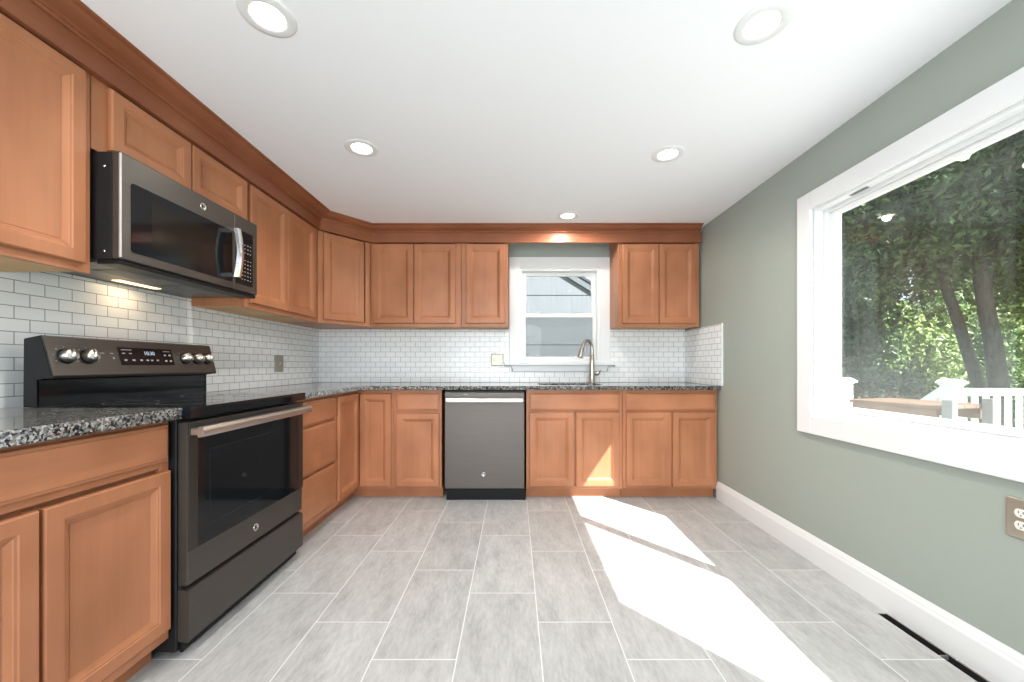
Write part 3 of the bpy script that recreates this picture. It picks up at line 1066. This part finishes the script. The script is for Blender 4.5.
def duplex(fr, parent, u, z, v0):
    for dz in (-.0195, .0195):
        o = MB(fr)
        pts = []
        for k in range(20):
            a = 2 * math.pi * k / 20
            pts.append((u + .0165 * math.cos(a), z + dz + max(-.0135, min(.0135, .0165 * math.sin(a)))))
        o.prism(pts, v0, v0 + .003, 'v')
        ob = o.build('receptacle', M['ivory'], parent)
        s_ = MB(fr)
        for du_ in (-.006, .006):
            s_.box(u + du_ - .001, u + du_ + .001, v0 + .003, v0 + .0033, z + dz - .001, z + dz + .007)
        s_.lathe(fr.pt(u, v0 + .003, z + dz - .007), fr.v, [(.0022, 0), (.002, .0003)], 8)
        s_.build('slots', M['dark'], ob)


FLW = Frame((WL + TT, 0), (0, 1), (1, 0))
p = thing('light_switch', (WL + TT, 3.04, 1.075), 'nickel switch plate on the side backsplash between the range and the corner', 'switch')
plate_geo(FLW, 2.985, 3.095, 1.012, 1.138, .0003, p)
MB(FLW).box(3.028, 3.052, .006, .009, 1.055, 1.095, .001).build('switch_bezel', M['plate'], p)
MB(FLW).prism([(.009, 1.066), (.018, 1.078), (.009, 1.086)], 3.035, 3.045, 'u').build('toggle', M['ivory'], p)
FBW = Frame((0, WY - TT), (1, 0), (0, -1))
p = thing('switch_and_outlet_plate', (-.162, WY - TT, 1.11), 'square nickel wall plate with outlet on the back backsplash, beside the small window', 'outlet')
plate_geo(FBW, -.222, -.104, 1.055, 1.170, .0003, p)
duplex(FBW, p, -.138, 1.112, .006)
MB(FBW).box(-.198, -.175, .006, .009, 1.092, 1.132, .001).build('switch_bezel', M['plate'], p)
MB(FBW).prism([(.009, 1.104), (.018, 1.116), (.009, 1.124)], -.190, -.183, 'u').build('toggle', M['ivory'], p)
FRW = Frame((WR, 0), (0, 1), (-1, 0))
p = thing('wall_outlet', (WR, 1.233, .572), 'nickel duplex outlet plate with white receptacles, low on the sage wall under the big window', 'outlet')
plate_geo(FRW, 1.190, 1.275, .508, .636, .0003, p)
duplex(FRW, p, 1.233, .572, .006)

# floor register
fv = thing('floor_register', ((vx0 + vx1) / 2, (vy0 + vy1) / 2, -.12), 'dark uncovered heating register slot in the floor along the baseboard', 'floor vent')
b = MB()
b.box(vx0 + .0005, vx0 + .0035, vy0 + .0005, vy1 - .0005, -.12, -.004).box(vx1 - .0035, vx1 - .0005, vy0 + .0005, vy1 - .0005, -.12, -.004)
b.box(vx0 + .0035, vx1 - .0035, vy0 + .0005, vy0 + .0035, -.12, -.004).box(vx0 + .0035, vx1 - .0035, vy1 - .0035, vy1 - .0005, -.12, -.004)
b.box(vx0 + .0005, vx1 - .0005, vy0 + .0005, vy1 - .0005, -.123, -.12)
b.build('duct_boot', M['dark'], fv)
MB().box(vx0 + .0035, vx1 - .0035, 1.425, 1.432, -.020, -.006).build('cross_brace', M['grey_metal'], fv)

# ------------------------------------------------------------------ recessed ceiling lights
gL = 'recessed ceiling lights'
spots = [(-.838, 1.318, 'recessed ceiling light above the range side, nearest the viewer', 14),
         (-.836, 2.122, 'recessed ceiling light nearest the tall wall cabinet beyond the microwave', 14),
         (.862, 1.350, 'recessed ceiling light on the window side, nearest the viewer', 14),
         (.862, 2.182, 'recessed ceiling light on the window side, toward the back wall', 14),
         (.424, 3.085, 'recessed ceiling light close to the cornice over the sink window', 9)]
for x, y, lab, pw in spots:
    L = thing('recessed_light', (x, y, CZ), lab, 'ceiling light', gL)
    MB().lathe((x, y, CZ - .0005), (0, 0, -1), [(.088, 0), (.087, .0015), (.080, .003), (.062, .0045), (.054, .003), (.053, .001)], 40, caps=False).build('trim_ring', M['white'], L)
    MB().lathe((x, y, CZ - .0005), (0, 0, -1), [(.0535, .0006), (.045, .002), (.03, .003), (0, .0035)], 32, caps=False).build('lens', M['lens'], L)
    d = bpy.data.lights.new('recessed_light_beam', 'SPOT')
    d.energy = pw * 2.7; d.spot_size = math.radians(150); d.spot_blend = 1.0; d.shadow_soft_size = .025; d.color = (1.0, .94, .86)
    if pw < 10:
        d.spot_size = math.radians(178); d.spot_blend = .35
    lo = bpy.data.objects.new('recessed_light_beam', d); COL.objects.link(lo)
    lo.parent = L; lo.location = (0, 0, -.012)


# ------------------------------------------------------------------ small window over the sink
def ring_frame(mb, u0, u1, z0, z1, wd, v0, v1, bev=.0015, top=None, bottom=None):
    tw, bw = top or wd, bottom or wd
    mb.box(u0, u0 + wd, v0, v1, z0, z1, bev).box(u1 - wd, u1, v0, v1, z0, z1, bev)
    mb.box(u0 + wd, u1 - wd, v0, v1, z1 - tw, z1, bev).box(u0 + wd, u1 - wd, v0, v1, z0, z0 + bw, bev)
    return mb


FW = Frame((0, WY), (1, 0), (0, -1))
win = thing('window_1', (.43, WY, 1.08), 'small white double-hung window over the sink with a neighbouring house outside', 'window', kind='structure')
c = MB(FW)
c.box(-.0505, BX0 + .004, -.0, .020, 1.081, 2.083, .003).box(BX1 - .004, .906, 0, .020, 1.081, 2.083, .003).box(BX0 + .004, BX1 - .004, 0, .020, 1.981, 2.083, .003)
c.build('casing', M['white'], win)
c = MB(FW)
c.box(-.093, .950, 0, .055, 1.060, 1.0805, .005, 2)
c.build('stool', M['white'], win)
MB(FW).prism([(-.028, 1.058), (.883, 1.058), (.866, 1.006), (-.010, 1.006)], .0, .018, 'v').build('apron', M['white'], win)
c = ring_frame(MB(FW), BX0, BX1, BZ0, BZ1, .028, -.128, -.001, .002)
c.build('jamb', M['vinyl'], win)
us = ring_frame(MB(FW), BX0 + .0285, BX1 - .0285, 1.535, BZ1 - .0285, .040, -.100, -.072, .003, top=.034, bottom=.030).build('sash', M['vinyl'], win)
MB(FW).box(BX0 + .066, BX1 - .066, -.088, -.084, 1.562, BZ1 - .060).build('glass', M['glass'], us)
ls = ring_frame(MB(FW), BX0 + .0285, BX1 - .0285, BZ0 + .0285, 1.560, .034, -.070, -.042, .003, top=.040, bottom=.034).build('sash', M['vinyl'], win)
MB(FW).box(BX0 + .060, BX1 - .060, -.058, -.054, BZ0 + .06, 1.522).build('glass', M['glass'], ls)
for u in (.225, .60):
    k = MB(FW)
    k.lathe(FW.pt(u, -.055, 1.5602), (0, 0, 1), [(.019, 0), (.019, .005), (.013, .011), (.0, .013)], 16, caps=False)
    k.box(u - .004, u + .022, -.060, -.040, 1.5605, 1.567, .001)
    k.build('sash_lock', M['nickel'], win)
MB(FW).box(BX0 + .03, BX1 - .03, -.119, -.118, BZ0 + .03, 1.55).build('insect_screen', M['screen'], win)
ring_frame(MB(FW), BX0 + .0285, BX1 - .0285, BZ0 + .0285, 1.553, .012, -.122, -.115, .001).build('screen_frame', M['grey_metal'], win)

# ------------------------------------------------------------------ big sliding window
FRo = Frame((WR, 0), (0, 1), (-1, 0))      # v into the room; negative v toward outdoors
win = thing('window_2', (WR, 1.2, .69), 'large white sliding window in the sage wall overlooking deck and trees', 'window', kind='structure')
c = MB(FRo)
cw = .092
c.box(RY0 - cw, RY0 + .004, 0, .020, RZ0 - cw, RZ1 + cw, .003).box(RY1 - .004, RY1 + cw, 0, .020, RZ0 - cw, RZ1 + cw, .003)
c.box(RY0 + .004, RY1 - .004, 0, .020, RZ1 - .004, RZ1 + cw, .003).box(RY0 + .004, RY1 - .004, 0, .020, RZ0 - cw, RZ0 + .004, .003)
c.build('casing', M['white'], win)
c = ring_frame(MB(FRo), RY0, RY1, RZ0, RZ1, .018, -.045, -.001, .002)
c.build('jamb', M['white'], win)
c = ring_frame(MB(FRo), RY0, RY1, RZ0, RZ1, .036, -.128, -.046, .002)
c.build('track_frame', M['vinyl'], win)
s1 = ring_frame(MB(FRo), 1.205, RY1 - .0365, RZ0 + .0365, RZ1 - .0365, .045, -.088, -.060, .003, top=.022, bottom=.030).build('sash', M['vinyl'], win)
MB(FRo).box(1.245, RY1 - .0765, -.076, -.072, RZ0 + .062, RZ1 - .054).build('glass', M['glass_dusty'], s1)
s2 = ring_frame(MB(FRo), RY0 + .0365, 1.262, RZ0 + .0365, RZ1 - .0365, .045, -.120, -.092, .003, top=.022, bottom=.030).build('sash', M['vinyl'], win)
MB(FRo).box(RY0 + .0765, 1.222, -.108, -.104, RZ0 + .062, RZ1 - .054).build('glass', M['glass_dusty'], s2)
lk = MB(FRo)
lk.box(1.240, 1.262, -.060, -.040, 1.675, 1.745, .003).lathe(FRo.pt(1.251, -.040, 1.71), (-1, 0, 0), [(.011, 0), (.011, .008), (.007, .012), (0, .012)], 14, caps=False)
lk.build('sash_lock', M['vinyl'], win)
lk = MB(FRo)
lk.box(1.800, 1.890, -.030, -.012, RZ1 - .022, RZ1 - .0185, .001)
for k in range(4):
    lk.box(1.812 + k * .018, 1.820 + k * .018, -.026, -.016, RZ1 - .0245, RZ1 - .022)
lk.build('head_catch', M['grey_metal'], win)
MB(FRo).box(RY0 - .05, RY1 + .05, -.185, -.130, RZ0 - .03, RZ0 + .012, .004).build('outer_sill', M['vinyl'], win)

# ------------------------------------------------------------------ outdoors
lawn = MB().box(-30, 40, 3.9, 45, -1.35, -1.25).box(1.9, 40, -25, 3.9, -1.35, -1.25).build('lawn', M['lawn'])
struct(lawn)
DZ = -.08
dk = MB()
dk.box(WR + .14, 6.4, -3.0, 4.22, DZ - .14, DZ)
struct(dk.build('deck_floor', M['deck']))

# railing along the far deck edge, with an opening for the stair
rl = thing('deck_railing', (5.5, 4.14, DZ), 'white deck railing with square balusters, from the stair post past the window meeting stile', 'railing')
RYD = 4.14
def post(parent, x, y, zt):
    P_ = MB().box(x - .062, x + .062, y - .062, y + .062, DZ + .0005, zt - .05, .004).build('post', M['white'], parent)
    k = MB()
    k.box(x - .088, x + .088, y - .088, y + .088, zt - .05, zt - .028, .004)
    k.box(x - .072, x + .072, y - .072, y + .072, zt - .066, zt - .05, .003)
    k.prism([(x - .08, zt - .028), (x + .08, zt - .028), (x + .03, zt), (x - .03, zt)], y - .08, y + .08, 'v')
    k.build('post_cap', M['white'], P_)
PX = 4.66
post(rl, PX, RYD, .915)
post(rl, 6.34, RYD, .915)
MB().box(PX + .063, 6.277, RYD - .07, RYD + .07, .775, .812, .004).box(PX + .063, 6.277, RYD - .025, RYD + .025, .735, .7748, .003).build('top_rail', M['white'], rl)
MB().box(PX + .063, 6.277, RYD - .025, RYD + .025, .02, .09, .003).build('bottom_rail', M['white'], rl)
x = PX + .13
while x < 6.25:
    MB().box(x - .019, x + .019, RYD - .019, RYD + .019, .0905, .7345, .002).build('baluster', M['white'], rl)
    x += .119
sr = thing('stair_railing', (PX, 4.6, DZ), 'sloping white handrail going down the deck stair from the capped post', 'railing')
fs = Frame((PX, 0), (0, 1), (1, 0))
MB(fs).prism([(RYD + .064, .72), (RYD + .064, .83), (5.30, -.03), (5.30, -.14)], -.055, .055, 'v').build('hand_rail', M['white'], sr)
MB(fs).box(5.24, 5.36, -.06, .06, -1.249, .06, .004).build('post', M['white'], sr)
for k in range(6):
    yy = 4.36 + k * .145
    zt = .72 - (yy - RYD - .064) * (.86 / 1.096)
    MB(fs).box(yy - .03, yy + .03, -.02, .02, max(zt - .78, -1.2), zt - .01, .002).build('baluster', M['white'], sr)
lp = thing('railing_post', (3.50, RYD, DZ), 'white capped railing post at the far side of the stair opening', 'post')
post(lp, 3.50, RYD, .93)

# cedar table on the deck beside the window
tb = thing('patio_table', (3.55, 3.40, DZ), 'weathered cedar topped table with grey legs on the deck outside the big window', 'table')
td = Vector((.22, -.80)).normalized()
ft = Frame((3.40, 4.02), (td.x, td.y), (-td.y, td.x))
ft = Frame((3.36, 3.90), (td.x, td.y), (td.y * -1, td.x))
k = MB(ft)
for q in range(4):
    k.box(0, .70, .002 + q * .15, .148 + q * .15, .690, .722, .004)
k.build('top_boards', M['table_wood'], tb)
MB(ft).box(.03, .67, .0, .03, .590, .6895, .003).box(.03, .67, .57, .60, .590, .6895, .003).build('apron', M['table_wood'], tb)
for u, zt in ((.02, .589), (.7005, .775)):
    for v in (.0, .52):
        MB(ft).box(u, u + .07, v, v + .07, DZ + .0005, zt, .004).build('leg', M['grey_metal'], tb)


# trees and shrubs
def foliage(name, blobs, count, size, material, parent, seed):
    rg_ = np.random.default_rng(seed)
    cs = np.array([b[:3] for b in blobs]); rs = np.array([b[3:6] for b in blobs])
    vol = rs.prod(1); pr = vol / vol.sum()
    idx = rg_.choice(len(blobs), count, p=pr)
    d = rg_.normal(size=(count, 3)); d /= np.linalg.norm(d, axis=1, keepdims=True)
    rad = rg_.random((count, 1)) ** .45
    # lumpy surface
    lump = 1 + .25 * np.sin(d[:, :1] * 7 + idx[:, None]) * np.cos(d[:, 1:2] * 6 + idx[:, None] * 2)
    c = cs[idx] + d * rs[idx] * rad * lump
    a = rg_.normal(size=(count, 3)); a /= np.linalg.norm(a, axis=1, keepdims=True)
    b = rg_.normal(size=(count, 3)); b -= a * (a * b).sum(1, keepdims=True); b /= np.linalg.norm(b, axis=1, keepdims=True)
    n = np.cross(a, b)
    sz = size * (.6 + .8 * rg_.random((count, 1)))
    v = np.empty((count, 4, 3))
    v[:, 0] = c - a * sz
    v[:, 1] = c + b * sz * .5 + n * sz * .15
    v[:, 2] = c + a * sz
    v[:, 3] = c - b * sz * .5 + n * sz * .15
    v = v.reshape(-1, 3)
    o = Vector(parent.location)
    v -= np.array(o)
    me = bpy.data.meshes.new(name)
    q = np.arange(count) * 4
    faces = np.concatenate([np.stack([q, q + 1, q + 2], 1), np.stack([q, q + 2, q + 3], 1)])
    me.from_pydata(v.tolist(), [], faces.tolist())
    me.materials.append(material)
    ob = bpy.data.objects.new(name, me)
    COL.objects.link(ob)
    ob.parent = parent
    return ob


GZ = -1.25
def tree(label, trunk, rads, blobs, count, size, material, seed, name='tree', branches=(), group='trees beyond the deck'):
    b0 = trunk[0]
    tr_ = thing(name, (b0[0], b0[1], GZ), label, 'tree', group)
    MB().tube(spline(trunk, 5), list(np.interp(np.linspace(0, 1, (len(trunk) - 1) * 5 + 1), np.linspace(0, 1, len(rads)), rads)), 10).build('trunk', M['bark'], tr_)
    for br in branches:
        MB().tube(spline(br, 4), list(np.linspace(.07, .02, (len(br) - 1) * 4 + 1)), 8).build('branch', M['bark'], tr_)
    foliage('foliage', blobs, count, size, material, tr_, seed)
    return tr_


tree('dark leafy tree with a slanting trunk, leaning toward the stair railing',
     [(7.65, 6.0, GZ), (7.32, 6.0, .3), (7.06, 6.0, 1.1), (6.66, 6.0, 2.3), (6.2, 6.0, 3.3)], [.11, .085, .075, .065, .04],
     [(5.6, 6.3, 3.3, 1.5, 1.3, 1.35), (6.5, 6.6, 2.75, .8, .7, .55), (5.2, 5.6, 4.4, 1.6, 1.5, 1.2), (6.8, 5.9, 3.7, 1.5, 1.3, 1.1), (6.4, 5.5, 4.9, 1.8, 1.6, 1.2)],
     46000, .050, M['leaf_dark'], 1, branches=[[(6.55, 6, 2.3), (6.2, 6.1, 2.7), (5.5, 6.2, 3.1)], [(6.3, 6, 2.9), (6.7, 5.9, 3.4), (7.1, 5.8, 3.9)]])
tree('dark tree with a thick upright trunk behind the deck balusters',
     [(7.10, 5.6, GZ), (7.02, 5.6, .4), (6.92, 5.6, 1.3), (6.74, 5.6, 2.3), (6.80, 5.7, 3.6)], [.13, .11, .095, .085, .05],
     [(7.2, 5.7, 3.4, 1.3, 1.1, 1.1), (7.9, 5.2, 4.2, 1.6, 1.5, 1.3), (7.0, 5.0, 4.7, 1.6, 1.5, 1.2)],
     36000, .050, M['leaf_dark'], 2, branches=[[(6.72, 5.6, 2.2), (7.0, 5.5, 2.9), (7.5, 5.3, 3.5)]])
tree('leafy tree whose trunk stands at the window meeting stile',
     [(7.25, 5.3, GZ), (7.2, 5.3, .5), (7.15, 5.3, 1.6), (7.3, 5.3, 3.0)], [.13, .11, .09, .05],
     [(8.0, 5.6, 2.6, 1.0, .9, .9), (7.8, 4.6, 3.4, 1.3, 1.2, 1.2)], 18000, .050, M['leaf_mid'], 3)
tree('tall dense green tree nearest the far window jamb',
     [(6.0, 7.2, GZ), (6.0, 7.2, .5), (6.05, 7.2, 2.0), (6.1, 7.2, 3.5)], [.13, .11, .09, .04],
     [(5.9, 7.3, 2.7, .95, 1.0, 1.9), (6.3, 7.8, 1.2, .6, .7, 1.1), (5.6, 6.9, 4.3, 1.4, 1.3, 1.3)], 34000, .052, M['leaf_blue'], 4)
# belt behind, sunlight put into the paler leaf colour
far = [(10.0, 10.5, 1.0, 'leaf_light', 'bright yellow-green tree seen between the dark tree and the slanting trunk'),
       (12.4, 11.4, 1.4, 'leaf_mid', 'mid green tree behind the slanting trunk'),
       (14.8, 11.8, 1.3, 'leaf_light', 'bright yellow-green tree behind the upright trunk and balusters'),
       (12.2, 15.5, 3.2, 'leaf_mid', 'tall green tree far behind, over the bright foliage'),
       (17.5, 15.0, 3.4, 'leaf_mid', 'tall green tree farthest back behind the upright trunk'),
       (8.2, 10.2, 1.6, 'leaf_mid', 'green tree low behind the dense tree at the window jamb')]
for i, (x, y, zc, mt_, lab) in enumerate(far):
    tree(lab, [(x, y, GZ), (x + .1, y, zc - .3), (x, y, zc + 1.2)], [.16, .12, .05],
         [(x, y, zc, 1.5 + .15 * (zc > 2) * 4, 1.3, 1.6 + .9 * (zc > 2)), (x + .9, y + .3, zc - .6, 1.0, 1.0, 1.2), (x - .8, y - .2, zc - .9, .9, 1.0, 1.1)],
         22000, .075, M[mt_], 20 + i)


def shrub(x, y, rx, rz, label, mt_, seed, count=12000):
    s_ = thing('shrub', (x, y, GZ), label, 'shrub', 'shrubs beyond the deck')
    MB().tube([(x, y, GZ), (x + .05, y, GZ + rz * .5), (x - .1, y, GZ + rz * 1.1)], [.05, .04, .02], 8).build('stem', M['bark'], s_)
    foliage('foliage', [(x, y, GZ + rz, rx, rx * .8, rz), (x + rx * .6, y + .2, GZ + rz * .8, rx * .6, rx * .6, rz * .75)], count, .045, M[mt_], s_, seed)


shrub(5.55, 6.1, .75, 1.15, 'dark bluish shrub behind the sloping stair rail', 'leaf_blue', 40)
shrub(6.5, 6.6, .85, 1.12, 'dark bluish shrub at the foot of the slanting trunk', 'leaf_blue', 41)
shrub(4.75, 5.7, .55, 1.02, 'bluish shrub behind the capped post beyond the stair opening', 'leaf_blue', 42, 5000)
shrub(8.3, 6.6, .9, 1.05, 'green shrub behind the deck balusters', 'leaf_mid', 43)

# neighbouring house behind the sink window
hs = thing('neighbour_house', (1.0, 8.2, GZ), 'pale grey neighbouring house with grooved siding, outside the small window', 'house')
HY = 7.4
def zr(x):            # underside of the rake line at x
    return 2.83 - (x - .85) * .62
b = MB()
for za, zb_ in ((GZ, 1.44), (1.455, 2.385)):
    b.box(-5.0, 3.2, HY, HY + .2, za, min(zb_, 2.385)) if zb_ < 1.5 else b.prism([(-5, za), (2.6, za), (1.55, zb_), (-5, zb_)], HY, HY + .2, 'v')
b.prism([(-5, 2.40), (1.54, 2.40), (-1.2, zr(-1.2)), (-5, 1.85 + .62 * 3.2)], HY, HY + .2, 'v')
b.build('siding', M['siding'], hs)
MB().box(-5, 2.6, HY + .03, HY + .18, GZ, 2.4).build('sheathing', M['rake'], hs)
b = MB()
b.prism([(-1.2, zr(-1.2)), (3.3, zr(3.3)), (3.3, zr(3.3) + .14), (-1.2, zr(-1.2) + .14)], HY - .05, HY + .05, 'v')
b.build('rake_board', M['rake'], hs)
b = MB()
b.prism([(-1.2, zr(-1.2) + .141), (3.4, zr(3.4) + .141), (3.4, zr(3.4) + .19), (-1.2, zr(-1.2) + .19)], HY - .07, HY + 7, 'v')
b.prism([(-1.2, zr(-1.2) + .19), (-1.2, zr(-1.2) + .141), (-5.2, zr(-1.2) - 2.3), (-5.2, zr(-1.2) - 2.25)], HY - .07, HY + 7, 'v')
b.build('roof', M['roof'], hs)
